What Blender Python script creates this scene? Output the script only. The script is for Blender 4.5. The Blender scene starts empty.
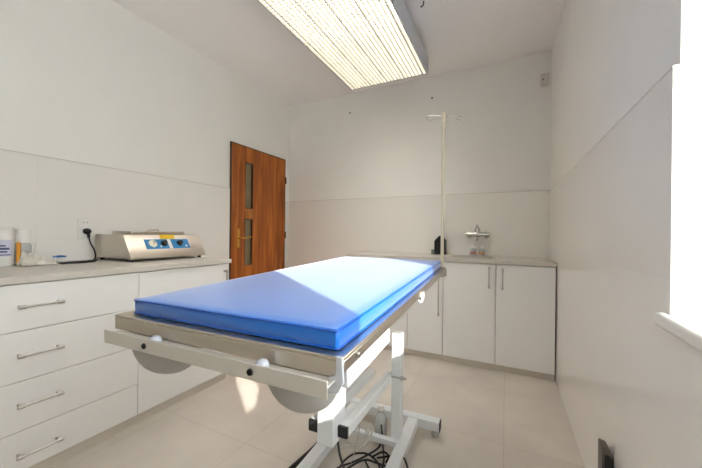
import bpy, bmesh, math, random
from mathutils import Vector, Matrix
random.seed(7)
scene = bpy.context.scene
col = scene.collection
R = math.radians

# ------------------------------------------------------------------ materials
def lin(c):
    return tuple((x / 12.92 if x <= .04045 else ((x + .055) / 1.055) ** 2.4) for x in (v / 255 for v in c)) + (1,)

def mat(name, rgb, rough=.5, metal=0., var=.04, scale=6., bump=0., bscale=60., spec=.5, coat=0., stretch=None, trans=0., rvar=0.):
    m = bpy.data.materials.new(name); m.use_nodes = True
    nt = m.node_tree; n = nt.nodes; l = nt.links
    b = n['Principled BSDF']
    tc = n.new('ShaderNodeTexCoord'); mp = n.new('ShaderNodeMapping')
    l.new(tc.outputs['Object'], mp.inputs[0])
    if stretch: mp.inputs['Scale'].default_value = stretch
    nz = n.new('ShaderNodeTexNoise'); nz.inputs['Scale'].default_value = scale; nz.inputs['Detail'].default_value = 4
    l.new(mp.outputs[0], nz.inputs['Vector'])
    rp = n.new('ShaderNodeValToRGB')
    c = lin(rgb)
    rp.color_ramp.elements[0].position = .3; rp.color_ramp.elements[1].position = .7
    rp.color_ramp.elements[0].color = tuple(min(1, v * (1 - var)) for v in c[:3]) + (1,)
    rp.color_ramp.elements[1].color = tuple(min(1, v * (1 + var)) for v in c[:3]) + (1,)
    l.new(nz.outputs['Fac'], rp.inputs[0]); l.new(rp.outputs[0], b.inputs['Base Color'])
    b.inputs['Roughness'].default_value = rough; b.inputs['Metallic'].default_value = metal
    b.inputs['Specular IOR Level'].default_value = spec
    b.inputs['Coat Weight'].default_value = coat
    b.inputs['Transmission Weight'].default_value = trans
    if rvar:
        mr = n.new('ShaderNodeMapRange'); mr.inputs['To Min'].default_value = rough - rvar; mr.inputs['To Max'].default_value = rough + rvar
        l.new(nz.outputs['Fac'], mr.inputs['Value']); l.new(mr.outputs[0], b.inputs['Roughness'])
    if bump:
        n2 = n.new('ShaderNodeTexNoise'); n2.inputs['Scale'].default_value = bscale; n2.inputs['Detail'].default_value = 3
        l.new(mp.outputs[0], n2.inputs['Vector'])
        bp = n.new('ShaderNodeBump'); bp.inputs['Strength'].default_value = bump; bp.inputs['Distance'].default_value = .002
        l.new(n2.outputs['Fac'], bp.inputs['Height']); l.new(bp.outputs[0], b.inputs['Normal'])
    return m

def emit(name, rgb, strength, lines=0):
    m = bpy.data.materials.new(name); m.use_nodes = True
    nt = m.node_tree; n = nt.nodes; l = nt.links
    for x in list(n): n.remove(x)
    e = n.new('ShaderNodeEmission'); o = n.new('ShaderNodeOutputMaterial')
    e.inputs[0].default_value = lin(rgb); e.inputs[1].default_value = strength
    l.new(e.outputs[0], o.inputs[0])
    return m

def tile_mat(name, rgb, grout, tw, th, axes, rough, off=(0, 0), msize=.002, var=.03, rvar=.0, spec=.5, vein=0., stagger=0.):
    """stone / ceramic tiles: brick texture laid on two object axes"""
    m = bpy.data.materials.new(name); m.use_nodes = True
    nt = m.node_tree; n = nt.nodes; l = nt.links
    b = n['Principled BSDF']
    tc = n.new('ShaderNodeTexCoord'); sp = n.new('ShaderNodeSeparateXYZ'); cb = n.new('ShaderNodeCombineXYZ')
    l.new(tc.outputs['Object'], sp.inputs[0])
    for i, a in enumerate(axes):
        ad = n.new('ShaderNodeMath'); ad.operation = 'ADD'; ad.inputs[1].default_value = off[i] + 40 * (tw, th)[i]
        l.new(sp.outputs['XYZ'.index(a)], ad.inputs[0]); l.new(ad.outputs[0], cb.inputs[i])
    bk = n.new('ShaderNodeTexBrick'); bk.offset = stagger; bk.squash = 1
    bk.inputs['Scale'].default_value = 1; bk.inputs['Brick Width'].default_value = tw; bk.inputs['Row Height'].default_value = th
    bk.inputs['Mortar Size'].default_value = msize; bk.inputs['Mortar Smooth'].default_value = .2
    c = lin(rgb)
    bk.inputs['Color1'].default_value = tuple(v * (1 - var) for v in c[:3]) + (1,)
    bk.inputs['Color2'].default_value = tuple(min(1, v * (1 + var)) for v in c[:3]) + (1,)
    bk.inputs['Mortar'].default_value = lin(grout)
    l.new(cb.outputs[0], bk.inputs['Vector'])
    last = bk.outputs['Color']
    if vein:
        nz = n.new('ShaderNodeTexNoise'); nz.inputs['Scale'].default_value = 3.2; nz.inputs['Detail'].default_value = 7; nz.inputs['Roughness'].default_value = .62
        l.new(tc.outputs['Object'], nz.inputs['Vector'])
        mr = n.new('ShaderNodeMapRange'); mr.inputs['From Min'].default_value = .3; mr.inputs['From Max'].default_value = .7
        mr.inputs['To Min'].default_value = 1 - vein; mr.inputs['To Max'].default_value = 1 + vein
        l.new(nz.outputs['Fac'], mr.inputs['Value'])
        mx = n.new('ShaderNodeVectorMath'); mx.operation = 'SCALE'
        l.new(last, mx.inputs[0]); l.new(mr.outputs[0], mx.inputs['Scale']); last = mx.outputs[0]
    l.new(last, b.inputs['Base Color'])
    b.inputs['Roughness'].default_value = rough; b.inputs['Specular IOR Level'].default_value = spec
    bp = n.new('ShaderNodeBump'); bp.inputs['Strength'].default_value = .25; bp.inputs['Distance'].default_value = .001; bp.invert = True
    l.new(bk.outputs['Fac'], bp.inputs['Height']); l.new(bp.outputs[0], b.inputs['Normal'])
    return m

def wood_mat(name, ca, cb_, cc, rough=.35):
    m = bpy.data.materials.new(name); m.use_nodes = True
    nt = m.node_tree; n = nt.nodes; l = nt.links
    b = n['Principled BSDF']
    tc = n.new('ShaderNodeTexCoord'); mp = n.new('ShaderNodeMapping'); mp.inputs['Scale'].default_value = (9, 9, .7)
    l.new(tc.outputs['Object'], mp.inputs[0])
    nz = n.new('ShaderNodeTexNoise'); nz.inputs['Scale'].default_value = 2.1; nz.inputs['Detail'].default_value = 6; nz.inputs['Distortion'].default_value = .7
    l.new(mp.outputs[0], nz.inputs['Vector'])
    rp = n.new('ShaderNodeValToRGB'); e = rp.color_ramp.elements
    e[0].position = .28; e[0].color = lin(ca); e[1].position = .74; e[1].color = lin(cc)
    k = e.new(.5); k.color = lin(cb_)
    l.new(nz.outputs['Fac'], rp.inputs[0]); l.new(rp.outputs[0], b.inputs['Base Color'])
    b.inputs['Roughness'].default_value = rough
    return m

M = {}
M['plaster'] = mat('white wall plaster', (242, 240, 234), .85, var=.015, scale=3, bump=.08, bscale=90, spec=.2)
M['ceiling'] = mat('white ceiling paint', (251, 248, 245), .9, var=.01, scale=3, bump=.06, bscale=90, spec=.2)
M['tile_left'] = tile_mat('white glazed wall tile, left', (240, 237, 232), (234, 233, 227), .9, .4833, 'YZ', .16, (.097, 0), var=.004)
M['tile_right'] = tile_mat('white glazed wall tile, right', (240, 237, 232), (237, 236, 230), .9, .4633, 'YZ', .14, (.25, 0), var=.004)
M['tile_back'] = tile_mat('white glazed wall tile, back', (240, 236, 229), (235, 232, 224), .9, .47, 'XZ', .22, (.12, 0), var=.004)
M['floor'] = tile_mat('beige stone floor tile', (203, 194, 183), (189, 179, 167), .56, .57, 'XY', .33, (.0, .01), msize=.0025, var=.02, vein=.09, spec=.4)
M['cab'] = mat('white cabinet laminate', (242, 241, 239), .28, var=.006, scale=4)
M['carcass'] = mat('white cabinet board', (222, 218, 212), .4, var=.01)
M['plinth'] = mat('grey plinth board', (214, 206, 194), .4, var=.03)
M['worktop'] = mat('grey beige stone laminate', (203, 197, 188), .38, var=.04, scale=45)
M['nickel'] = mat('brushed nickel', (200, 197, 192), .32, metal=1, var=.05, scale=30)
M['chrome'] = mat('polished chrome', (200, 198, 192), .12, metal=1, var=.03)
M['steel'] = mat('brushed stainless steel', (206, 197, 184), .34, metal=1, var=.012, scale=3, stretch=(4, 90, 90), rvar=.02)
M['steel_top'] = mat('stainless steel sheet', (190, 184, 174), .34, metal=1, var=.05, scale=3, stretch=(60, 5, 60), rvar=.05)
M['machine_steel'] = mat('satin steel casing', (212, 203, 190), .3, metal=1, var=.03, scale=3, stretch=(40, 5, 40))
M['white_paint'] = mat('white powder coat', (226, 228, 230), .35, var=.02, scale=20)
M['grey_plastic'] = mat('pale grey moulded plastic', (176, 172, 168), .5, var=.03)
M['rail_grey'] = mat('aluminium rail', (222, 218, 211), .42, metal=.65, var=.01, scale=3, stretch=(5, 90, 90))
M['vinyl'] = mat('blue vinyl upholstery', (10, 108, 204), .27, var=.03, scale=8, bump=.05, bscale=40, spec=.5)
for k_, v_ in (('Sheen Weight', .44), ('Sheen Roughness', .45), ('Coat Roughness', .3)): M['vinyl'].node_tree.nodes['Principled BSDF'].inputs[k_].default_value = v_
M['vinyl_dark'] = mat('blue vinyl piping', (6, 84, 186), .4, var=.03)
M['bead'] = mat('lilac grey plastic bead', (176, 178, 188), .3, var=.02)
M['plate_grey'] = mat('light grey end plate', (200, 202, 208), .4, var=.02)
M['bead_line'] = mat('grey tile edge bead', (218, 213, 205), .6, var=.03)
M['detector'] = mat('aged white plastic', (212, 205, 195), .5, var=.02)
M['box_grey'] = mat('dark grey plastic', (100, 94, 86), .45, var=.05)
M['black'] = mat('black rubber', (26, 25, 25), .55, var=.1)
M['black_gloss'] = mat('black plastic', (18, 16, 14), .35, var=.1)
M['wire_white'] = mat('white cable sheath', (192, 188, 178), .5, var=.04)
M['white_plastic'] = mat('white plastic', (236, 234, 230), .35, var=.01)
M['ivory'] = mat('ivory enamelled tube', (206, 194, 168), .35, var=.03)
M['clear_plastic'] = mat('milky translucent plastic', (214, 218, 218), .25, var=.02, trans=.25)
M['blue_panel'] = mat('blue printed panel', (28, 128, 186), .35, var=.05)
M['yellow'] = mat('yellow sticker', (238, 196, 20), .5, var=.03)
M['dial'] = mat('cream dial face', (238, 232, 206), .4, var=.03)
M['orange'] = mat('orange plastic', (222, 150, 40), .4, var=.05)
M['lavender'] = mat('lavender label', (206, 208, 226), .5, var=.05)
M['navy'] = mat('dark blue print', (74, 84, 120), .5, var=.15)
M['red'] = mat('red print', (198, 112, 98), .5, var=.08)
M['orange_print'] = mat('orange print', (222, 158, 98), .5, var=.08)
M['green_print'] = mat('green grey print', (120, 134, 116), .5, var=.08)
M['blue_plastic'] = mat('blue plastic', (28, 104, 178), .4, var=.05)
M['cream'] = mat('cream soap', (226, 216, 180), .5, var=.03)
M['cloth'] = mat('white crumpled cloth', (226, 222, 212), .85, var=.05, scale=30, bump=.3, bscale=80)
M['brass'] = mat('brass', (206, 160, 80), .3, metal=1, var=.05)
M['lamp_white'] = mat('white lamp sheet metal', (206, 210, 216), .5, var=.01)
M['louver'] = mat('cream louver blades', (170, 164, 148), .5, var=.02)
M['diffuser'] = emit('lit fluorescent diffuser', (255, 252, 248), 3.0)
M['wood'] = wood_mat('walnut door veneer', (122, 60, 12), (172, 92, 26), (206, 122, 44))
M['wood_dark'] = wood_mat('dark walnut edge', (66, 36, 14), (84, 48, 20), (100, 58, 26))
M['wood_light'] = wood_mat('light walnut block', (150, 88, 30), (186, 112, 44), (208, 134, 58))
M['frost'] = mat('frosted door glass', (134, 122, 92), .3, var=.12, scale=9, bump=.4, bscale=50)
M['pvc'] = mat('white window frame', (236, 236, 234), .3, var=.01)
M['sill'] = mat('white window sill board', (236, 234, 230), .3, var=.01)

def glass_mat():
    m = bpy.data.materials.new('clear window glass'); m.use_nodes = True
    nt = m.node_tree; n = nt.nodes; l = nt.links
    for x in list(n): n.remove(x)
    o = n.new('ShaderNodeOutputMaterial'); t = n.new('ShaderNodeBsdfTransparent'); g = n.new('ShaderNodeBsdfGlossy')
    t.inputs[0].default_value = (.96, .98, .97, 1); g.inputs['Roughness'].default_value = .02
    mx = n.new('ShaderNodeMixShader'); mx.inputs[0].default_value = .06
    l.new(t.outputs[0], mx.inputs[1]); l.new(g.outputs[0], mx.inputs[2]); l.new(mx.outputs[0], o.inputs[0])
    return m
M['glass'] = glass_mat()

# ------------------------------------------------------------------ mesh helpers (all in world metres)
def new(): return bmesh.new()
def quadbox(bm, c8):
    v = [bm.verts.new(p) for p in c8]
    for f in ((0, 1, 2, 3), (7, 6, 5, 4), (0, 4, 5, 1), (1, 5, 6, 2), (2, 6, 7, 3), (3, 7, 4, 0)):
        bm.faces.new([v[i] for i in f])
def box(bm, x0, x1, y0, y1, z0, z1, T=None):
    p = [(x0, y0, z0), (x0, y1, z0), (x1, y1, z0), (x1, y0, z0), (x0, y0, z1), (x0, y1, z1), (x1, y1, z1), (x1, y0, z1)]
    quadbox(bm, [T(*q) if T else q for q in p])
def prism(bm, pts2, f, d0, d1):
    """closed outline pts2 extruded between d0 and d1; f(u, v, d) gives the point"""
    a = [bm.verts.new(f(u, v, d0)) for u, v in pts2]; b = [bm.verts.new(f(u, v, d1)) for u, v in pts2]
    n = len(pts2)
    bm.faces.new(a); bm.faces.new(b[::-1])
    for i in range(n): bm.faces.new((a[i], b[i], b[(i + 1) % n], a[(i + 1) % n]))
def frame_of(d):
    d = Vector(d).normalized(); up = Vector((0, 0, 1)) if abs(d.z) < .9 else Vector((1, 0, 0))
    x = d.cross(up).normalized(); return x, x.cross(d).normalized()
def lathe(bm, base, axis, prof, seg=24):
    """prof: list of (radius, distance along axis)"""
    base = Vector(base); ax = Vector(axis).normalized(); x, y = frame_of(ax); rings = []
    for r, h in prof:
        c = base + ax * h
        if r < 1e-5: rings.append([bm.verts.new(c)])
        else: rings.append([bm.verts.new(c + (x * math.cos(t) + y * math.sin(t)) * r) for t in (2 * math.pi * i / seg for i in range(seg))])
    for A, B in zip(rings, rings[1:]):
        for i in range(seg):
            j = (i + 1) % seg
            if len(A) == 1 and len(B) == 1: continue
            if len(A) == 1: bm.faces.new((A[0], B[i], B[j]))
            elif len(B) == 1: bm.faces.new((A[i], B[0], A[j]))
            else: bm.faces.new((A[i], B[i], B[j], A[j]))
    for ring in (rings[0], rings[-1]):
        if len(ring) > 2: bm.faces.new(ring)
def cyl(bm, p0, p1, r, seg=20):
    p0, p1 = Vector(p0), Vector(p1); lathe(bm, p0, p1 - p0, [(r, 0), (r, (p1 - p0).length)], seg)
def smooth_pts(pts, n=8):
    pts = [Vector(p) for p in pts]; out = []
    for i in range(len(pts) - 1):
        a = pts[max(i - 1, 0)]; b = pts[i]; c = pts[i + 1]; d = pts[min(i + 2, len(pts) - 1)]
        for k in range(n):
            t = k / n
            out.append(.5 * ((2 * b) + (c - a) * t + (2 * a - 5 * b + 4 * c - d) * t * t + (3 * b - a - 3 * c + d) * t ** 3))
    out.append(pts[-1]); return out
def tube(bm, pts, r, seg=8, sm=8):
    P = smooth_pts(pts, sm) if sm else [Vector(p) for p in pts]
    rings = []; prev = None
    for i, p in enumerate(P):
        d = (P[min(i + 1, len(P) - 1)] - P[max(i - 1, 0)]).normalized()
        if prev is None: x, y = frame_of(d)
        else:
            x = (prev - d * prev.dot(d))
            x = x.normalized() if x.length > 1e-6 else frame_of(d)[0]
            y = x.cross(d)
        prev = x
        rings.append([bm.verts.new(p + (x * math.cos(t) + y * math.sin(t)) * r) for t in (2 * math.pi * k / seg for k in range(seg))])
    for A, B in zip(rings, rings[1:]):
        for k in range(seg): bm.faces.new((A[k], B[k], B[(k + 1) % seg], A[(k + 1) % seg]))
    bm.faces.new(rings[0]); bm.faces.new(rings[-1][::-1])

def root_loc(o):
    p = Vector((0, 0, 0))
    while o: p = p + Vector(o.location); o = o.parent
    return p
def obj(name, bm, m, parent=None, bevel=0., seg=2, smooth=True, loc=None, ang=35):
    base = root_loc(parent) if parent else Vector(loc or (0, 0, 0))
    bmesh.ops.recalc_face_normals(bm, faces=bm.faces)
    me = bpy.data.meshes.new(name)
    bmesh.ops.translate(bm, verts=bm.verts, vec=-base)
    bm.to_mesh(me); bm.free()
    o = bpy.data.objects.new(name, me); col.objects.link(o)
    if parent: o.parent = parent
    else: o.location = base
    if m: me.materials.append(m)
    if bevel:
        b = o.modifiers.new('bevel', 'BEVEL'); b.width = bevel; b.segments = seg; b.limit_method = 'ANGLE'; b.angle_limit = R(40)
    if smooth:
        for p in me.polygons: p.use_smooth = True
        try:
            me.set_sharp_from_angle(angle=R(ang))
        except Exception: pass
    return o
def tag(o, label, cat, group=None):
    o['label'] = label; o['category'] = cat
    if group: o['group'] = group
    return o
def thing(name, label, cat, loc, group=None):
    o = bpy.data.objects.new(name, None); col.objects.link(o); o.location = loc; o.empty_display_size = .1
    return tag(o, label, cat, group)
def struct(o): o['kind'] = 'structure'; return o
def sbox(name, m, *boxes, parent=None, bevel=0., **k):
    bm = new()
    for b in boxes: box(bm, *b)
    return obj(name, bm, m, parent, bevel, **k)

# ------------------------------------------------------------------ room
XL, XR, YB, H = -2.42, .322, 3.12, 2.6
Y0 = -1.1
TL, TB, TR = 1.45, 1.41, 1.39
struct(sbox('floor', M['floor'], (XL - .25, XR + .35, Y0, YB + .25, -.1, 0), smooth=False))
struct(sbox('ceiling', M['ceiling'], (XL - .25, XR + .35, Y0, YB + .25, H, H + .1), smooth=False))
DY0, DY1, DZ = 2.208, 3.045, 1.915                                   # door opening in the left wall
g = .012                                                             # tile stands proud of the plaster
struct(sbox('wall_left', M['plaster'], (XL - .2, XL - g, Y0, DY0, 0, H), (XL - .2, XL - g, DY1, YB + g, 0, H), (XL - .2, XL - g, DY0, DY1, DZ, H), smooth=False))
struct(sbox('wall_near', M['plaster'], (XL - .2, XR + .3, Y0 - .1, Y0, 0, H), smooth=False))
struct(sbox('wall_back', M['plaster'], (XL - .2, XR + .3, YB + g, YB + .2, 0, H), smooth=False))
WY0, WY1, WZ0, WZ1 = -.10, .918, .815, 1.92                           # window opening in the right wall
WX = XR + .30
struct(sbox('wall_right', M['plaster'], (XR + g, WX, Y0, WY0, 0, H), (XR + g, WX, WY1, YB + g, 0, H), (XR + g, WX, WY0, WY1, WZ1, H), (XR + g, WX, WY0, WY1, 0, WZ0), smooth=False))
struct(sbox('trim_1', M['tile_left'], (XL - g, XL, Y0, DY0 - .004, 0, TL), (XL - g, XL, DY1 + .02, YB, 0, TB), bevel=.003, smooth=False))
struct(sbox('trim_2', M['tile_back'], (XL - g, XR + g, YB, YB + g, 0, TB), bevel=.003, smooth=False))
bm = new(); prism(bm, [(Y0, 0), (YB, 0), (YB, TR), (WY1, TR), (WY1, WZ0), (WY0, WZ0), (WY0, TR), (Y0, TR)], lambda u, v, d_: (d_, u, v), XR, XR + g)
struct(obj('trim_3', bm, M['tile_right'], smooth=False))
bm = new(); box(bm, XL - g, XL + .0006, Y0, DY0 - .004, TL, TL + .005); struct(obj('trim_4', bm, M['bead_line'], smooth=False))
bm = new(); box(bm, XL, XR, YB - .0006, YB + g, TB, TB + .005); struct(obj('trim_5', bm, M['bead_line'], smooth=False))
bm = new(); box(bm, XR - .0006, XR + g, WY1, YB, TR, TR + .005); struct(obj('trim_6', bm, M['bead_line'], smooth=False))

# window: frame, pane, sill board
w = struct(bpy.data.objects.new('window_1', None)); col.objects.link(w); w.location = (XR + .16, .45, WZ0)
FX0, FX1 = XR + .13, XR + .19
bm = new()
fy0, fy1, fz0, fz1, fw_ = WY0, WY1, WZ0 + .03, WZ1, .055
box(bm, FX0, FX1, fy0, fy0 + fw_, fz0, fz1); box(bm, FX0, FX1, fy1 - fw_, fy1, fz0, fz1)
box(bm, FX0, FX1, fy0 + fw_, fy1 - fw_, fz0, fz0 + .045); box(bm, FX0, FX1, fy0 + fw_, fy1 - fw_, fz1 - fw_, fz1)
obj('window_frame', bm, M['pvc'], w, .004)
sbox('pane', M['glass'], (XR + .158, XR + .162, fy0 + fw_ - .01, fy1 - fw_ + .01, fz0 + .035, fz1 - fw_ + .01), parent=w, smooth=False)
bm = new()
box(bm, XR - .022, XR + .001, WY0 - .03, WY1 + .022, WZ0 + .008, .853)
box(bm, XR + .001, FX0, WY0, WY1 - .001, WZ0 + .0, .853)
obj('window_sill', bm, M['sill'], w, .008, 3)

# door: leaf, glass lights, handle, hinges
d = struct(bpy.data.objects.new('door_1', None)); col.objects.link(d); d.location = (XL, (DY0 + DY1) / 2, 0)
gl = [(2.395, 2.508, 1.272, 1.75), (2.395, 2.508, .68, 1.165)]
LX0, LX1 = XL - .045, XL + .004
bm = new()
ya, yb = DY0 + .014, DY1 - .006
box(bm, LX0, LX1, ya, gl[0][0], .008, DZ - .01); box(bm, LX0, LX1, gl[0][1], yb, .008, DZ - .01)
box(bm, LX0, LX1, gl[0][0], gl[0][1], gl[0][3], DZ - .01); box(bm, LX0, LX1, gl[0][0], gl[0][1], .008, gl[1][2])
obj('leaf', bm, M['wood'], d, smooth=False)
sbox('centre_block', M['wood_light'], (LX0, LX1 + .002, gl[0][0], gl[0][1], gl[1][3], gl[0][2]), parent=d, bevel=.002)
for a, b_, c_, e_ in gl:
    sbox('glass_light', M['frost'], (XL - .024, XL - .018, a, b_, c_, e_), parent=d, smooth=False)
    sbox('glazing_bead', M['wood_dark'], (XL - .018, LX1 + .001, a, a + .006, c_, e_), (XL - .018, LX1 + .001, b_ - .006, b_, c_, e_), (XL - .018, LX1 + .001, a + .006, b_ - .006, c_, c_ + .006), (XL - .018, LX1 + .001, a + .006, b_ - .006, e_ - .006, e_), parent=d)
sbox('door_frame', M['wood_dark'], (XL - .1, XL + .006, DY0, DY0 + .012, 0, DZ), (XL - .1, XL + .006, DY1 - .004, DY1, 0, DZ), (XL - .1, XL + .006, DY0 + .012, DY1 - .004, DZ - .008, DZ), parent=d)
bm = new()
cyl(bm, (XL + .004, 2.31, .965), (XL + .05, 2.31, .965), .009, 12); tube(bm, [(XL + .05, 2.306, .965), (XL + .052, 2.36, .966), (XL + .05, 2.44, .979)], .009, 10)
hd = obj('door_handle', bm, M['brass'], d)
sbox('handle_plate', M['brass'], (XL + .004, XL + .008, 2.293, 2.327, .87, 1.06), parent=hd, bevel=.003)
for z in (.5, 1.0, 1.66):
    bm = new(); cyl(bm, (XL + .01, DY1 + .004, z - .04), (XL + .01, DY1 + .004, z + .04), .008, 12)
    obj('hinge', bm, M['wood_dark'], d)

# ------------------------------------------------------------------ cabinets
def handle_bar(bm, p0, p1, out, r=.006):
    p0, p1, out = Vector(p0), Vector(p1), Vector(out); dd = (p1 - p0).normalized()
    cyl(bm, p0 - dd * .012, p1 + dd * .012, r * .8, 12)
    for p in (p0, p1):
        cyl(bm, p - out, p, r * .9, 12)
        cyl(bm, p - dd * .010, p + dd * .010, r * 1.25, 12)

XF = -1.735; ZC = .808; ZT = .836
def carcass_boxes_left(y0, y1):
    t = .016; xb, xf = XL + .003, XF - .02
    return [(xb, xf, y0, y0 + t, .05, ZC), (xb, xf, y1 - t, y1, .05, ZC), (xb, xb + t, y0 + t, y1 - t, .05, ZC), (xb + t, xf, y0 + t, y1 - t, .05, .05 + t), (xb + t, xf, y0 + t, y1 - t, ZC - t, ZC)]
c1 = thing('drawer_cabinet', 'white four-drawer cabinet with grey bar handles at the near end of the left counter', 'cabinet', (-2.08, .585, 0))
sbox('carcass', M['carcass'], *carcass_boxes_left(.2, .979), parent=c1, smooth=False)
sbox('plinth', M['plinth'], (XL + .05, XF - .012, .2, .979, 0, .049), parent=c1)
zs = [.05, .214, .414, .616, ZC - .004]
for i in range(4):
    dr = sbox('drawer', M['cab'], (XF - .019, XF, .203, .979, zs[i] + .0015, zs[i + 1] - .0015), parent=c1, bevel=.0015)
    zc = (.122, .322, .521, .716)[i]
    bm = new(); handle_bar(bm, (XF + .03, .528, zc), (XF + .03, .648, zc), (.03, 0, 0))
    obj('handle', bm, M['nickel'], dr)
c2 = thing('base_cabinet', 'white one-door base cabinet between the drawer cabinet and the wooden door', 'cabinet', (-2.08, 1.27, 0))
sbox('carcass', M['carcass'], *carcass_boxes_left(.980, 1.568), parent=c2, smooth=False)
sbox('plinth', M['plinth'], (XL + .05, XF - .012, .980, 1.568, 0, .049), parent=c2)
dd_ = sbox('door', M['cab'], (XF - .019, XF, .982, 1.568, .0515, ZC - .0055), parent=c2, bevel=.0015)
bm = new(); handle_bar(bm, (XF + .03, 1.535, .64), (XF + .03, 1.535, .755), (.03, 0, 0)); obj('handle', bm, M['nickel'], dd_)
tag(sbox('worktop', M['worktop'], (XL + .002, XF + .018, .19, 1.585, ZC, ZT), bevel=.003, loc=(-2.08, .88, ZC)), 'short grey worktop along the left wall carrying the steel machine', 'worktop')

YF = 2.59
units = [(-1.326, -.742, 'white base cabinet at the left end of the sink counter, mostly behind the table', None),
         (-.741, -.452, 'narrow white base cabinet behind the table post, long vertical handle', (-.482, .38, .70)),
         (-.451, -.065, 'white base cabinet under the faucet, handle at its right edge', (-.111, .634, .774)),
         (-.064, .316, 'white base cabinet in the corner against the right wall, handle at its left edge', (-.018, .632, .768))]
for x0, x1, lab, h in units:
    c = thing('base_cabinet', lab, 'cabinet', ((x0 + x1) / 2, 2.86, 0), 'white base cabinets under the sink counter')
    t = .016; ya, yb = YF + .02, YB - .003; top = ZC - .002
    sbox('carcass', M['carcass'], (x0, x0 + t, ya, yb, .05, top), (x1 - t, x1, ya, yb, .05, top), (x0 + t, x1 - t, yb - t, yb, .05, top), (x0 + t, x1 - t, ya, yb - t, .05, .05 + t), parent=c, smooth=False)
    sbox('plinth', M['plinth'], (x0, x1, YF + .022, YF + .038, 0, .049), parent=c)
    dr = sbox('door', M['cab'], (x0 + .0018, x1 - .0018, YF, YF + .019,   .051, ZC - .006), parent=c, bevel=.0015)
    if h:
        bm = new(); handle_bar(bm, (h[0], YF - .03, h[1]), (h[0], YF - .03, h[2]), (0, -.03, 0)); obj('handle', bm, M['nickel'], dr)
SX0, SX1, SY0, SY1 = -.41, -.085, 2.70, 2.93
tag(sbox('worktop', M['worktop'], (-1.326, SX0, YF - .012, YB - .002, ZC, ZT), (SX1, XR - .002, YF - .012, YB - .002, ZC, ZT), (SX0, SX1, YF - .012, SY0, ZC, ZT), (SX0, SX1, SY1, YB - .002, ZC, ZT), loc=(-.5, 2.86, ZC), smooth=False), 'long grey worktop along the back wall with the sink set into it', 'worktop')
# sink
sk = thing('sink', 'small steel sink set into the back worktop under the faucet', 'sink', ((SX0 + SX1) / 2, (SY0 + SY1) / 2, ZT))
bm = new()
e = .012
o4 = [(SX0 - e, SY0 - e), (SX1 + e, SY0 - e), (SX1 + e, SY1 + e), (SX0 - e, SY1 + e)]
i4 = [(SX0 + e, SY0 + e), (SX1 - e, SY0 + e), (SX1 - e, SY1 - e), (SX0 + e, SY1 - e)]
b4 = [(SX0 + .03, SY0 + .03), (SX1 - .03, SY0 + .03), (SX1 - .03, SY1 - .03), (SX0 + .03, SY1 - .03)]
rows = [[bm.verts.new((x, y, ZT + .0005)) for x, y in o4], [bm.verts.new((x, y, ZT + .004)) for x, y in o4], [bm.verts.new((x, y, ZT + .004)) for x, y in i4], [bm.verts.new((x, y, ZT - .13)) for x, y in b4]]
for A, B in zip(rows, rows[1:]):
    for i in range(4): bm.faces.new((A[i], A[(i + 1) % 4], B[(i + 1) % 4], B[i]))
bm.faces.new(rows[-1])
obj('basin', bm, M['steel_top'], sk, smooth=False)
bm = new(); lathe(bm, ((SX0 + SX1) / 2, (SY0 + SY1) / 2, ZT - .1299), (0, 0, 1), [(.03, 0), (.03, .003), (.02, .003), (.016, .001)], 20); obj('drain', bm, M['chrome'], sk)

# wall mixer faucet
fa = thing('wall_faucet', 'chrome wall-mounted mixer faucet above the sink', 'faucet', (-.235, YB, 1.03))
bm = new(); y = 3.055; z = 1.03
lathe(bm, (-.335, y, z), (1, 0, 0), [(.0, 0), (.017, .003), (.02, .02), (.021, .07), (.026, .085), (.026, .115), (.021, .13), (.02, .18), (.017, .197), (0, .2)], 20)
for x in (-.31, -.16):
    cyl(bm, (x, y, z), (x, YB, z), .012, 14); lathe(bm, (x, YB, z), (0, -1, 0), [(.032, 0), (.03, .006), (.014, .012)], 20)
obj('valve_body', bm, M['chrome'], fa)
bm = new(); lathe(bm, (-.235, y, z + .015), (0, 0, 1), [(.021, 0), (.022, .03), (.02, .045), (.012, .052), (0, .053)], 20)
tube(bm, [(-.235, y, z + .055), (-.235, y - .03, z + .075), (-.235, y - .085, z + .088)], .0075, 10); obj('lever', bm, M['chrome'], fa)
bm = new(); tube(bm, [(-.235, y, z - .015), (-.235, y - .01, z - .045), (-.235, y - .05, z - .062), (-.236, y - .14, z - .06), (-.237, y - .165, z - .07), (-.237, y - .172, z - .09)], .0095, 12); obj('spout', bm, M['chrome'], fa)

# small things on the back worktop
def pump_bottle(x, yy, band, label, hh=.085):
    t = thing('bottle', label, 'bottle', (x, yy, ZT), 'small bottles by the faucet')
    bm = new(); lathe(bm, (x, yy, ZT + .0005), (0, 0, 1), [(.024, 0), (.026, .004), (.026, hh * .68), (.02, hh * .76), (.010, hh * .8), (.010, hh * .84)], 20); obj('body', bm, M['clear_plastic'], t)
    bm = new(); lathe(bm, (x, yy, ZT + hh * .82), (0, 0, 1), [(.013, 0), (.013, hh * .2), (.01, hh * .22), (0, hh * .22)], 16); obj('cap', bm, M['white_plastic'], t)
    bm = new(); lathe(bm, (x, yy, ZT + hh * .2), (0, 0, 1), [(.0264, 0), (.0264, hh * .2)], 20); obj('label_band', bm, band, t)
pump_bottle(-.268, 3.04, M['red'], 'small clear bottle with a red band, left of two under the faucet')
pump_bottle(-.196, 3.04, M['orange_print'], 'small clear bottle with an orange band, right of two under the faucet')
bk = thing('dispenser', 'tall black dispenser with a peaked top on the back worktop, behind the drip pole', 'dispenser', (-.555, 3.03, ZT))
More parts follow.
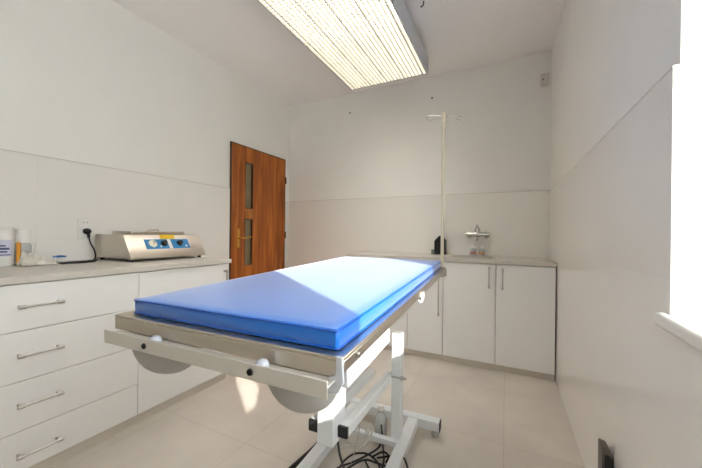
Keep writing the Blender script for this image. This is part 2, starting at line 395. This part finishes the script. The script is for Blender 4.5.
bm = new(); prism(bm, [(-.607, ZT + .0005), (-.505, ZT + .0005), (-.505, ZT + .135), (-.54, ZT + .178), (-.562, ZT + .178), (-.607, ZT + .13)], lambda u, v, d_: (u, d_, v), 2.99, 3.07); obj('shell', bm, M['black_gloss'], bk, .005)
bm = new(); lathe(bm, (-.556, 2.99, ZT + .1), (0, -1, 0), [(.012, 0), (.011, .004), (0, .005)], 16); obj('button', bm, M['black'], bk)
tag(sbox('small_box', M['green_print'], (-.637, -.613, 3.0, 3.04, ZT + .0005, ZT + .045), bevel=.002, loc=(-.625, 3.02, ZT)), 'tiny grey-green box touching the left side of the black dispenser', 'box')
tag(sbox('soap_bar', M['cream'], (-.483, -.44, 3.0, 3.03, ZT + .0005, ZT + .012), bevel=.005, seg=3, loc=(-.46, 3.015, ZT)), 'small cream soap bar right of the black dispenser', 'soap')

# ------------------------------------------------------------------ left worktop: steel machine
ms = thing('instrument_sterilizer', 'long stainless steel tabletop device with a sloping front and blue control panels', 'sterilizer', (-2.2, 1.33, ZT))
my0, my1 = 1.075, 1.59
xb, xt, xf = -2.385, -2.078, -1.985                                    # back, top of the front, foot of the front
zb, zt = ZT + .016, 1.0
prof = [(xb, zb), (xf, zb), (xf - .002, zb + .01), (xt, zt), (xb, zt)]
bm = new(); prism(bm, prof, lambda u, v, d_: (u, d_, v), my0, my1); obj('body', bm, M['machine_steel'], ms, .003)
def front(s, t, out=0.):
    """point on the sloping front: s along the length 0..1, t up the slope 0..1"""
    p = Vector((xf - .002 + (xt - xf + .002) * t, my0 + (my1 - my0) * s, zb + .01 + (zt - zb - .01) * t))
    nrm = Vector((zt - zb - .01, 0, -(xt - xf + .002))).normalized()
    return p + nrm * out
def fpanel(bm, s0, s1, t0, t1, o0, o1):
    quadbox(bm, [front(s0, t0, o0), front(s0, t1, o0), front(s1, t1, o0), front(s1, t0, o0), front(s0, t0, o1), front(s0, t1, o1), front(s1, t1, o1), front(s1, t0, o1)])
nr = front(0, 0, 1) - front(0, 0, 0)
for s0, s1 in ((.215, .505), (.555, .80)):
    bm = new(); fpanel(bm, s0, s1, .34, .78, -.001, .002); p = obj('control_panel', bm, M['blue_panel'], ms)
    if s0 < .4:
        bm = new(); lathe(bm, front(.305, .57, .0018), nr, [(.026, 0), (.026, .006), (.023, .008), (0, .008)], 24); g_ = obj('gauge', bm, M['dial'], p)
        bm = new(); tube(bm, [front(.305, .55, .0105), front(.325, .66, .0105)], .0013, 6, 0); obj('needle', bm, M['black'], g_)
    bm = new(); lathe(bm, front(.45 if s0 < .4 else .665, .58, .0018), nr, [(.022, 0), (.021, .004), (.017, .006), (.015, .02), (0, .021)], 20); obj('knob', bm, M['black_gloss'], p)
    bm = new(); lathe(bm, front(.395 if s0 < .4 else .745, .44, .0018), nr, [(.006, 0), (.006, .004), (0, .005)], 12); obj('indicator_light', bm, M['white_plastic'], p)
bm = new(); fpanel(bm, .508, .552, .36, .78, -.001, .0012); obj('label_strip', bm, M['white_plastic'], ms)
bm = new(); fpanel(bm, .43, .625, .80, .995, -.001, .0015); obj('sticker', bm, M['yellow'], ms)
lid = sbox('lid', M['machine_steel'], (-2.36, -2.15, my0 + .085, my1 - .06, zt, zt + .022), parent=ms, bevel=.003)
bm = new(); tube(bm, [(-2.2, 1.30, zt + .02), (-2.2, 1.305, zt + .03), (-2.2, 1.33, zt + .032), (-2.2, 1.365, zt + .032), (-2.2, 1.37, zt + .02)], .005, 8, 4); obj('lid_handle', bm, M['steel_top'], lid)
sbox('vent_plate', M['nickel'], (-2.3, -2.18, my0 - .002, my0 + .001, zb + .035, zb + .042), parent=ms)
for x in (-2.34, -2.02):
    for yy in (my0 + .02, my1 - .03):
        bm = new(); lathe(bm, (x, yy, ZT + .0003), (0, 0, 1), [(.012, 0), (.012, .0165)], 14); obj('foot', bm, M['black'], ms)
# socket and power cord
so = thing('wall_socket', 'white double power socket on the left wall tiles above the worktop', 'socket', (XL, 1.04, 1.04))
sbox('cover_plate', M['white_plastic'], (XL, XL + .008, .99, 1.072, .97, 1.10), parent=so, bevel=.004, seg=3)
for zz in (1.075, 1.018):
    bm = new(); lathe(bm, (XL + .0075, 1.032, zz), (1, 0, 0), [(.021, 0), (.021, .002), (.017, .002), (.016, .0008), (0, .0008)], 24); ou = obj('outlet', bm, M['white_plastic'], so)
    bm = new(); [cyl(bm, (XL + .008, 1.032 + q, zz), (XL + .0089, 1.032 + q, zz), .003, 8) for q in (-.0095, .0095)]; obj('contact_hole', bm, M['black'], ou) if zz > 1.05 else bm.free()
cord = thing('power_cord', 'black power cord and plug hanging from the wall socket, looping along the worktop', 'cord', (XL + .05, 1.04, 1.02))
bm = new(); lathe(bm, (XL + .0095, 1.036, 1.018), (1, 0, 0), [(.019, 0), (.02, .012), (.016, .03), (.008, .036), (0, .036)], 20); cyl(bm, (XL + .03, 1.038, 1.018), (XL + .03, 1.042, .978), .008, 12); obj('plug', bm, M['black'], cord)
bm = new()
tube(bm, [(XL + .03, 1.042, .985), (XL + .035, 1.05, .94), (XL + .055, 1.06, .9), (XL + .085, 1.055, .862), (-2.30, 1.03, ZT + .005), (-2.2, .99, ZT + .005), (-2.16, .93, ZT + .005), (-2.165, .87, ZT + .005), (-2.17, .82, ZT + .005)], .0045, 8)
tube(bm, [(-2.215, .82, ZT + .005), (-2.22, .87, ZT + .005), (-2.225, .95, ZT + .005), (-2.26, 1.02, ZT + .005), (-2.33, 1.06, ZT + .005)], .0045, 8)
obj('cable', bm, M['black'], cord)

# bottles at the near end of the left worktop
b1 = thing('bottle', 'large white bottle with a lavender label at the near end of the left worktop', 'bottle', (-2.29, .64, ZT))
bx, by = -2.29, .64
bm = new(); lathe(bm, (bx, by, ZT + .0005), (0, 0, 1), [(.032, 0), (.034, .004), (.034, .165), (.03, .178), (.02, .182), (0, .182)], 28); obj('body', bm, M['white_plastic'], b1)
bm = new(); lathe(bm, (bx, by, ZT + .181), (0, 0, 1), [(.029, 0), (.029, .018), (.026, .02), (0, .02)], 24); obj('cap', bm, M['white_plastic'], b1)
bm = new()
def arc_patch(bm, r, a0, a1, z0, z1, n=10):
    A = [R(a0 + (a1 - a0) * i / n) for i in range(n + 1)]
    lo = [bm.verts.new((bx + r * math.cos(t), by + r * math.sin(t), z0)) for t in A]; hi = [bm.verts.new((bx + r * math.cos(t), by + r * math.sin(t), z1)) for t in A]
    for i in range(n): bm.faces.new((lo[i], lo[i + 1], hi[i + 1], hi[i]))
arc_patch(bm, .0344, -75, 35, ZT + .05, ZT + .135); lb = obj('label', bm, M['lavender'], b1)
bm = new()
for z0, z1, a1 in ((.07, .078, 0), (.084, .095, 12), (.1, .108, -10), (.056, .061, 20)): arc_patch(bm, .0347, -70, a1, ZT + z0, ZT + z1)
obj('print', bm, M['navy'], lb)
ot = thing('tube', 'slim orange tube standing between the two white-capped bottles', 'tube', (-2.235, .674, ZT))
bm = new(); lathe(bm, (-2.235, .674, ZT + .0005), (0, 0, 1), [(.008, 0), (.009, .01), (.009, .11), (.006, .122), (0, .124)], 14); obj('shaft', bm, M['orange'], ot)
bm = new(); lathe(bm, (-2.235, .674, ZT + .0002), (0, 0, 1), [(.0095, 0), (.0095, .02), (.009, .02)], 14); obj('end_cap', bm, M['nickel'], ot)
b2 = thing('jar', 'clear ribbed jar with a tall white cap behind the crumpled white cloth', 'jar', (-2.31, .725, ZT))
jx, jy = -2.31, .712
bm = new(); lathe(bm, (jx, jy, ZT + .0005), (0, 0, 1), [(.030, 0), (.034, .004), (.034, .02), (.0325, .024), (.034, .03), (.034, .055), (.0325, .06), (.034, .066), (.034, .1), (.028, .112), (.027, .118)], 28); obj('body', bm, M['clear_plastic'], b2)
bm = new(); lathe(bm, (jx, jy, ZT + .117), (0, 0, 1), [(.03, 0), (.0305, .01), (.029, .07), (.026, .074), (0, .075)], 24); obj('cap', bm, M['white_plastic'], b2)
bm = new()
for zz in (.106, .082, .048):
    tube(bm, [(jx + .0355 * math.cos(t), jy + .0355 * math.sin(t), ZT + zz) for t in (2 * math.pi * i / 24 for i in range(25))], .0014, 6, 0)
tube(bm, [(jx + .024, jy + .026, ZT + .106), (jx + .03, jy + .04, ZT + .115), (jx + .026, jy + .036, ZT + .06), (jx + .024, jy + .026, ZT + .048)], .0016, 6)
obj('wire_band', bm, M['nickel'], b2)
# crumpled cloth
bm = new(); nx, ny = 46, 16; grid = []
for i in range(nx + 1):
    rr = []
    for j in range(ny + 1):
        u, v = i / nx, j / ny
        yy = .672 + .135 * u; xx = -2.235 + (v - .5) * .09 + .01 * math.sin(6 * u) + .03 * u
        env = max(0., math.sin(math.pi * min(1, max(0, v)))) ** .5 * max(0., (1 - u)) ** .55 * min(1., u * 9 + .15)
        hgt = .032 * env * (.75 + .55 * abs(math.sin(17 * u + 5 * v)) * abs(math.cos(13 * v + 9 * u + 1))) + .006 * env * random.random()
        rr.append(bm.verts.new((xx + .004 * random.uniform(-1, 1), yy + .002 * random.uniform(-1, 1), ZT + .003 + hgt * 1.8)))
    grid.append(rr)
for i in range(nx):
    for j in range(ny): bm.faces.new((grid[i][j], grid[i + 1][j], grid[i + 1][j + 1], grid[i][j + 1]))
ck = obj('cloth', bm, M['cloth'], None, loc=(-2.23, .74, ZT))
sd = ck.modifiers.new('thick', 'SOLIDIFY'); sd.thickness = .002; sd.offset = 1
tag(ck, 'crumpled white cloth lying in front of the jar on the left worktop', 'cloth')
bb = thing('small_box', 'flat pale box with a blue lid at the wall between jar and socket', 'box', (-2.39, .896, ZT))
sbox('base', M['white_plastic'], (-2.41, -2.375, .872, .92, ZT + .0005, ZT + .026), parent=bb, bevel=.003)
bm = new(); prism(bm, [(.868, ZT + .026), (.924, ZT + .026), (.922, ZT + .034), (.9, ZT + .036), (.875, ZT + .032)], lambda u, v, d_: (d_, u, v), -2.412, -2.373); obj('lid', bm, M['blue_plastic'], bb, .002)

# ------------------------------------------------------------------ examination table
YAW, TILT = .0391, .026
O = Vector((-.2458, .4504, .862))
TM = Matrix.Rotation(YAW, 3, 'Z') @ Matrix.Rotation(TILT, 3, 'X')
RZ = Matrix.Rotation(YAW, 3, 'Z')
def T(a, b, c): return O + TM @ Vector((a, b, c))                     # on the tilted table top
def G(a, b, z):                                                       # upright frame below it
    p = O + RZ @ Vector((a, b, 0)); return Vector((p.x, p.y, z))
tb = thing('examination_table', 'white-framed veterinary examination table with stainless steel top in the middle of the room', 'table', G(-.264, .6, 0))
A0, A1, B0, B1 = -.574, .019, -.02, 1.19
CT = -.036
# steel top with folded side skirts
bm = new()
box(bm, A0, A1, B0, B1, CT - .006, CT, T)
box(bm, A0, A1, B0, B0 + .004, CT - .034, CT - .006, T)
box(bm, A1 - .004, A1, B0 + .004, B1, CT - .026, CT - .006, T); box(bm, A0, A0 + .004, B0 + .004, B1, CT - .026, CT - .006, T)
box(bm, A0 + .004, A1 - .004, B1 - .004, B1, CT - .026, CT - .006, T)
top = obj('steel_top', bm, M['steel'], tb, .0025)
# front gutter and rail
bm = new()
box(bm, A0 + .02, .008, -.05, B0, CT - .037, CT - .034, T)
box(bm, -.554, .0085, -.053, -.05, CT - .052, CT - .0235, T)
rail = obj('front_rail', bm, M['rail_grey'], tb, .0012)
bm = new()
prism(bm, [(.0085, -.0325), (.0205, -.0325), (.0225, -.0725), (.012, -.091), (-.0045, -.094), (-.0045, -.068), (.0065, -.0625), (.0085, -.056)], lambda u, v, d_: T(u, d_, v), -.026, -.0205)
obj('end_plate', bm, M['plate_grey'], tb, .0015)['label'] = 'light grey end plate'
for a in (-.415, -.138):
    bm = new(); lathe(bm, T(a, -.053, CT - .038), TM @ Vector((0, -1, 0)), [(.006, 0), (.0055, .0025), (.003, .003), (.003, .0012), (0, .0012)], 14); obj('screw', bm, M['black'], rail)
    bm = new(); lathe(bm, T(a + .012, -.038, CT - .034), TM @ Vector((0, 0, 1)), [(.012, 0), (.0125, .006), (.010, .011), (.005, .014), (0, .0145)], 18); obj('roller_button', bm, M['bead'], rail)
# bowls under the front
for a, b, r, dp in ((-.47, .035, .10, .095), (-.092, .035, .082, .095)):
    bm = new(); n = 8; prof = [(r, 0)] + [(r * math.cos(t) ** .7, -dp * math.sin(t)) for t in (math.pi / 2 * i / n for i in range(1, n))] + [(0, -dp)]
    lathe(bm, (0, 0, 0), (0, 0, 1), prof, 32)
    for v in bm.verts: v.co = T(a + v.co.x, b + v.co.y * .62, CT - .04 + v.co.z)
    obj('hanging_bowl', bm, M['grey_plastic'], tb, ang=60)
# longitudinal beams under the top
for a0, a1 in ((-.008, .0185), (A0 + .03, A0 + .06)):
    bm = new(); box(bm, a0, a1, .0, .23, CT - .059, CT - .0265, T)
    bo = obj('top_beam', bm, M['white_paint'], tb, .003)
    if a0 > -.1:
        for b in (.1,):
            bm = new(); lathe(bm, T(a1, b, CT - .044), TM @ Vector((1, 0, 0)), [(.010, 0), (.010, .002), (.007, .002), (.006, .004), (0, .004)], 18); obj('bolt', bm, M['white_paint'], bo)
bm = new()
bm.free()
for b in (.12, .40):
    bm = new(); box(bm, A0 + .06, -.04, b, b + .04, CT - .06, CT - .0065, T); obj('cross_beam', bm, M['white_paint'], tb, .003)
bm = new(); lathe(bm, T(A1, .037, CT - .015), TM @ Vector((1, 0, 0)), [(.006, 0), (.006, .004), (.003, .006), (0, .006)], 12); obj('rivet', bm, M['chrome'], top)
# clamp knob on the far right edge
bm = new(); lathe(bm, T(A1 - .006, .59, CT - .026), TM @ Vector((0, 0, -1)), [(.004, 0), (.004, .01), (.009, .011), (.010, .018), (.006, .024), (0, .025)], 14); box(bm, A1 + .0005, A1 + .005, .575, .605, CT - .036, CT - .014, T)
obj('clamp_knob', bm, M['white_paint'], tb)
# base: rails, cross bars, feet
def gbox(bm, a0, a1, b0, b1, z0, z1): box(bm, a0, a1, b0, b1, z0, z1, G)
RA, LA = -.128, -.452
for a in (RA, LA):
    bm = new(); gbox(bm, a - .026, a + .026, .06, 1.14, .036, .08); obj('base_rail', bm, M['white_paint'], tb, .004)
for b0 in (.01, 1.14):
    bm = new(); gbox(bm, -.588, .002, b0, b0 + .05, .036, .082); cb = obj('base_cross_bar', bm, M['white_paint'], tb, .004)
    for a0, a1 in ((.002, .006), (-.592, -.588)):
        bm = new(); gbox(bm, a0, a1, b0 + .001, b0 + .049, .037, .081); obj('end_cap', bm, M['black'], cb)
    for a in (-.02, -.56):
        bm = new(); lathe(bm, G(a, b0 + .025, .0005), (0, 0, 1), [(.018, 0), (.02, .004), (.018, .02), (.01, .037)], 16); obj('rubber_foot', bm, M['grey_plastic'], cb)
bm = new(); gbox(bm, LA + .026, RA - .026, .925, .955, .045, .072); obj('tie_bar', bm, M['white_paint'], tb, .003)
# post with open top
PA, PB, PW = -.168, .975, .0235
bm = new()
prism(bm, [(-PW, -PW), (PW, -PW), (PW, PW), (-PW, PW)], lambda u, v, d_: G(PA + u, PB + v, d_), .06, .558)
po = obj('post', bm, M['white_paint'], tb, .004)
sbm = new(); prism(sbm, [(-PW + .004, -PW + .004), (PW - .004, -PW + .004), (PW - .004, PW - .004), (-PW + .004, PW - .004)], lambda u, v, d_: G(PA + u, PB + v, d_), .558, .5595); obj('post_cap', sbm, M['grey_plastic'], po)
bm = new(); cyl(bm, G(PA - .06, PB - .02, .357), G(PA + .048, PB - .02, .357), .006, 12); lathe(bm, G(PA + PW, PB - .02, .357), RZ @ Vector((1, 0, 0)), [(.012, 0), (.012, .008), (.008, .012), (0, .012)], 12); obj('pivot_bolt', bm, M['grey_plastic'], po)
# lever arms with black caps, housing between them
for a, b0, z0 in ((-.207, .47, .372), (-.30, .44, .386)):
    bm = new()
    def S(x, y_, z): return G(x, y_, z + z0 - (y_ - b0) * (z0 - .345) / .5)      # arms fall slightly towards the post
    box(bm, a - .017, a + .017, b0, .985, -.018, .018, S)
    ar = obj('lever_arm', bm, M['white_paint'], tb, .003)
    bm = new(); box(bm, a - .0175, a + .0175, b0 - .012, b0, -.0185, .0185, S); obj('end_cap', bm, M['black'], ar, .002)
bm = new(); hb0, hb1 = .425, .52
prism(bm, [(hb0, .335), (hb1, .335), (hb1, .49), (hb0 + .06, .468), (hb0, .452)], lambda u, v, d_: G(d_, u, v), -.2825, -.2245)
obj('lift_housing', bm, M['white_paint'], tb, .003)
bm = new(); cyl(bm, G(-.255, .49, .44), G(-.255, .435, .765), .02, 16); cyl(bm, G(-.255, .485, .44), G(-.255, .468, .55), .026, 16); gbox(bm, -.305, -.205, .405, .455, .745, .79); obj('lift_cylinder', bm, M['grey_plastic'], tb)
# foot pedal bar beside the left base rail
bm = new(); tube(bm, [G(-.5, .92, .03), G(-.51, .8, .025), G(-.535, .66, .02), G(-.56, .5, .02)], .011, 10)
pd = obj('foot_pedal', bm, M['black'], tb)
bm = new(); lathe(bm, G(-.53, .64, .0005), (0, 0, 1), [(.026, 0), (.026, .014), (.02, .02), (0, .021)], 20); obj('pad', bm, M['black'], pd)

# mattress
mt = thing('table_mattress', 'blue vinyl mattress lying on the steel examination table', 'mattress', T(-.263, .58, CT))
def rrect(a0, a1, b0, b1, r, n=5):
    out = []
    for cx, cy, s in ((a1 - r, b0 + r, -90), (a1 - r, b1 - r, 0), (a0 + r, b1 - r, 90), (a0 + r, b0 + r, 180)):
        for i in range(n + 1):
            t = R(s + 90 * i / n); out.append((cx + r * math.cos(t), cy + r * math.sin(t)))
    return out
ma0, ma1, mb0, mb1 = -.536, .0, .0, 1.155
bm = new()
loops = []
for inset, c, r in ((.004, CT + .0006, .007), (.0, CT + .004, .007), (.0, -.004, .007), (.001, -.0015, .007), (.004, -.0002, .007), (.03, .0012, .02), (.09, .0022, .03)):
    loops.append([bm.verts.new(T(x, y_, c)) for x, y_ in rrect(ma0 + inset, ma1 - inset, mb0 + inset, mb1 - inset, r)])
for A, B in zip(loops, loops[1:]):
    n = len(A)
    for i in range(n): bm.faces.new((A[i], A[(i + 1) % n], B[(i + 1) % n], B[i]))
bm.faces.new(loops[0]); bm.faces.new(loops[-1])
obj('cover', bm, M['vinyl'], mt, ang=50)
bm = new()
for c in (-.003, CT + .004):
    pts = [T(x, y_, c) for x, y_ in rrect(ma0 - .0005, ma1 + .0005, mb0 - .0005, mb1 + .0005, .007)]
    tube(bm, pts + [pts[0]], .0018, 6, 0)
obj('piping', bm, M['vinyl_dark'], mt)

# drip pole clamped to the far right corner
pb = T(.004, 1.197, CT)
ip = thing('drip_pole', 'thin ivory drip pole with two wire hooks at the far end of the table', 'pole', (pb.x, pb.y, pb.z - .05))
px, py = -.297, 1.667
bm = new(); cyl(bm, (px, py, .80), (px, py, 1.638), .0085, 16); obj('rod', bm, M['ivory'], ip)
bm = new(); cyl(bm, (px, py, 1.5), (px, py, 1.62), .0087, 16); lathe(bm, (px, py, 1.611), (0, 0, 1), [(.011, 0), (.0125, .003), (.0125, .04), (.009, .045), (0, .046)], 16); obj('sleeve', bm, M['ivory'], ip)
for s in (-1, 1):
    bm = new()
    q = Vector((px, py, 1.638)); ax = Vector((.9, .44, 0)) * s; pr_ = Vector((.44, -.9, 0))
    tube(bm, [q, q + ax * .05 + Vector((0, 0, .004)), q + ax * .085, q + ax * .095 - Vector((0, 0, .012)) + pr_ * .02, q + ax * .082 - Vector((0, 0, .034)) + pr_ * .035, q + ax * .058 - Vector((0, 0, .02)) + pr_ * .03], .0022, 8)
    obj('hook', bm, M['nickel'], ip)
bm = new(); box(bm, -.028, .022, 1.1905, 1.2, CT - .048, CT - .012, T); lathe(bm, (px, py, .803), (0, 0, 1), [(.012, 0), (.015, .003), (.015, .035), (.012, .038)], 16); obj('clamp', bm, M['steel_top'], ip)

# cables on the floor under the table
def tangle(name, label, cat, m, pts_list, r, loc):
    bm = new()
    for p in pts_list: tube(bm, p, r, 8)
    return tag(obj(name, bm, m, None, loc=loc), label, cat)
r = .0042
blk = [[(-.505, .93, .325), (-.507, .96, .24), (-.52, 1.05, .1), (-.53, 1.13, .02), (-.52, 1.2, .0045), (-.49, 1.24, .0045)],
       [(-.63, 1.17, r), (-.64, 1.23, r), (-.62, 1.30, r), (-.57, 1.33, r), (-.52, 1.315, r), (-.48, 1.27, .012), (-.46, 1.21, r)],
       [(-.53, 1.42, .1), (-.525, 1.415, .05), (-.53, 1.39, .01), (-.56, 1.31, .011), (-.60, 1.24, .011), (-.64, 1.2, r), (-.66, 1.13, r)],
       [(-.53, 1.42, .1), (-.52, 1.41, .05), (-.50, 1.37, .012), (-.475, 1.31, .019), (-.47, 1.26, .01), (-.50, 1.23, .012), (-.55, 1.27, .019)],
       [(-.53, 1.30, .019), (-.50, 1.355, .019), (-.475, 1.36, .012), (-.455, 1.33, .012), (-.46, 1.29, .012), (-.50, 1.27, .026), (-.55, 1.26, .026), (-.60, 1.2, .012), (-.62, 1.14, r)],
       [(-.50, 1.29, .033), (-.45, 1.30, .05), (-.41, 1.305, .068), (-.375, 1.29, .068), (-.345, 1.25, .04), (-.335, 1.2, r), (-.34, 1.14, r)],
       [(-.455, 1.28, .033), (-.435, 1.285, .066), (-.41, 1.25, .068), (-.40, 1.2, .068)]]
tangle('cable', 'tangled black cables on the floor under the examination table', 'cable', M['black'], blk, r, (-.5, 1.28, 0))
wht = []
for k in range(7):
    q = lambda a, b: random.uniform(a, b)
    wht.append([(q(-.60, -.56), q(1.24, 1.30), q(.17, .2)), (q(-.66, -.60), q(1.20, 1.26), q(.11, .15)), (q(-.66, -.58), q(1.20, 1.25), q(.07, .1)), (q(-.58, -.54), q(1.24, 1.28), q(.075, .11)), (q(-.56, -.53), q(1.28, 1.32), q(.12, .17)), (q(-.60, -.57), q(1.24, 1.28), q(.16, .19))])
wht.append([(-.57, 1.26, .19), (-.575, 1.25, .12), (-.59, 1.24, .05), (-.61, 1.235, .003), (-.64, 1.25, .003)])
tangle('wire_bundle', 'bundle of thin white wires bunched up below the lift housing', 'wires', M['wire_white'], wht, .0018, (-.57, 1.25, 0))
fb = thing('fluid_bottle', 'milky plastic bottle standing on the floor among the cables', 'bottle', (-.545, 1.44, 0))
bm = new(); lathe(bm, (-.548, 1.46, .0005), (0, 0, 1), [(.026, 0), (.03, .006), (.03, .1), (.022, .125), (.012, .135), (.012, .15)], 22); obj('body', bm, M['clear_plastic'], fb)
bm = new(); lathe(bm, (-.548, 1.46, .15), (0, 0, 1), [(.015, 0), (.015, .02), (0, .021)], 16); obj('cap', bm, M['white_plastic'], fb)

# ------------------------------------------------------------------ ceiling lamp
lx0, lx1, ly0, ly1, lz = -1.355, -.618, 1.10, 2.71, 2.411
lp = thing('ceiling_lamp', 'wide rectangular fluorescent ceiling lamp with a cream louver', 'lamp', ((lx0 + lx1) / 2, (ly0 + ly1) / 2, H))
t = .012
bm = new()
box(bm, lx0, lx0 + t, ly0, ly1, lz + .004, 2.555); box(bm, lx1 - t, lx1, ly0, ly1, lz + .004, 2.555)
box(bm, lx0 + t, lx1 - t, ly0, ly0 + t, lz + .004, 2.555); box(bm, lx0 + t, lx1 - t, ly1 - t, ly1, lz + .004, 2.555)
box(bm, lx0 + t, lx1 - t, ly0 + t, ly1 - t, 2.54, 2.555)
box(bm, lx0 + .1, lx1 - .1, ly0 + .1, ly1 - .1, 2.555, H - .0005)
obj('housing', bm, M['lamp_white'], lp, .002)
sbox('diffuser', M['diffuser'], (lx0 + t, lx1 - t, ly0 + t, ly1 - t, lz + .036, lz + .04), parent=lp, smooth=False)
bm = new(); nb = 22
for i in range(nb + 1):
    x = lx0 + t + (lx1 - lx0 - 2 * t) * i / nb; w_ = .007 if i % 5 == 1 else .0028
    box(bm, x - w_ / 2, x + w_ / 2, ly0 + t, ly1 - t, lz, lz + .026)
nc = 62
for k in range(nc + 1):
    y = ly0 + t + (ly1 - ly0 - 2 * t) * k / nc
    box(bm, lx0 + t, lx1 - t, y - .001, y + .001, lz + .006, lz + .022)
obj('louver', bm, M['louver'], lp, smooth=False)
# motion detector, wall screws, ceiling hook
dt = thing('motion_detector', 'small white motion detector high on the back wall in the right corner', 'detector', (.28, YB, 2.35))
sbox('case', M['detector'], (.25, .312, YB - .03, YB + g, 2.297, 2.405), parent=dt, bevel=.012, seg=4)
bm = new(); lathe(bm, (.27, YB - .03, 2.352), (0, -1, 0), [(.006, 0), (.004, .003), (0, .003)], 12); obj('sensor_eye', bm, M['black'], dt)
for x, z, lab in ((-.671, 2.377, 'tiny dark screw in the back wall, above the drip pole'), (-1.58, 2.376, 'tiny dark screw in the back wall, below the left corner of the lamp')):
    bm = new(); lathe(bm, (x, YB + g, z), (0, -1, 0), [(.004, 0), (.004, .012), (.009, .013), (.007, .018), (0, .018)], 12)
    tag(obj('wall_screw', bm, M['black'], None, loc=(x, YB, z)), lab, 'screw', 'screws in the back wall')
bm = new(); hx, hy = -.515, 2.10
cyl(bm, (hx, hy, H), (hx, hy, H - .012), .004, 10); tube(bm, [(hx, hy, H - .012), (hx - .003, hy + .002, H - .022), (hx - .014, hy + .008, H - .028), (hx - .022, hy + .012, H - .02)], .004, 8)
tag(obj('ceiling_hook', bm, M['black'], None, loc=(hx, hy, H)), 'dark metal hook in the ceiling right of the lamp', 'hook')
# black box low on the right wall
kb = thing('floor_box', 'narrow black box with a rounded corner on the floor against the right wall', 'box', (.305, 1.32, 0))
bm = new(); prism(bm, [(.291, .0005), (.3205, .0005), (.3205, .285), (.3185, .305), (.311, .324), (.291, .328)], lambda u, v, d_: (u, d_, v), 1.292, 1.345); obj('case', bm, M['box_grey'], kb, .002)
bm = new(); prism(bm, [(.297, .01), (.3195, .01), (.3195, .282), (.317, .296), (.309, .304), (.297, .306)], lambda u, v, d_: (u, d_, v), 1.288, 1.2925); obj('front_panel', bm, M['black_gloss'], kb, .001)

# ------------------------------------------------------------------ light
wd = bpy.data.worlds.new('sky'); scene.world = wd; wd.use_nodes = True
bg = wd.node_tree.nodes['Background']; bg.inputs[0].default_value = (.98, .985, 1, 1); bg.inputs[1].default_value = 2.6
sl = bpy.data.lights.new('sun', 'SUN'); sl.energy = 3.3; sl.angle = R(.6); sl.color = (1, .95, .88)
so_ = bpy.data.objects.new('sun', sl); col.objects.link(so_)
el = R(23.0); tr = Vector((-.8045 * math.cos(el), .594 * math.cos(el), -math.sin(el)))
so_.rotation_euler = (-tr).to_track_quat('Z', 'Y').to_euler(); so_.location = (4, -3, 3)

# ------------------------------------------------------------------ camera
th, ro = R(26.42), R(.66)
fwd = Vector((-math.sin(th), math.cos(th), 0)); r0 = Vector((math.cos(th), math.sin(th), 0)); u0 = Vector((0, 0, 1))
rt = r0 * math.cos(ro) + u0 * math.sin(ro); up = -r0 * math.sin(ro) + u0 * math.cos(ro)
cam = bpy.data.cameras.new('camera'); cam.lens = 312 / 702 * 36; cam.sensor_width = 36; cam.clip_start = .01
co = bpy.data.objects.new('camera', cam); col.objects.link(co)
mw = Matrix((rt, up, -fwd)).transposed().to_4x4(); mw.translation = Vector((0, 0, 1.02)); co.matrix_world = mw
scene.camera = co
scene.view_settings.view_transform = 'Standard'; scene.view_settings.look = 'None'; scene.view_settings.gamma = 1
scene.view_settings.exposure = 1.88; scene.view_settings.use_curve_mapping = False
cy = scene.cycles
cy.use_denoising = True; cy.max_bounces = 10; cy.diffuse_bounces = 6; cy.glossy_bounces = 5; cy.transparent_max_bounces = 8
cy.sample_clamp_indirect = 6
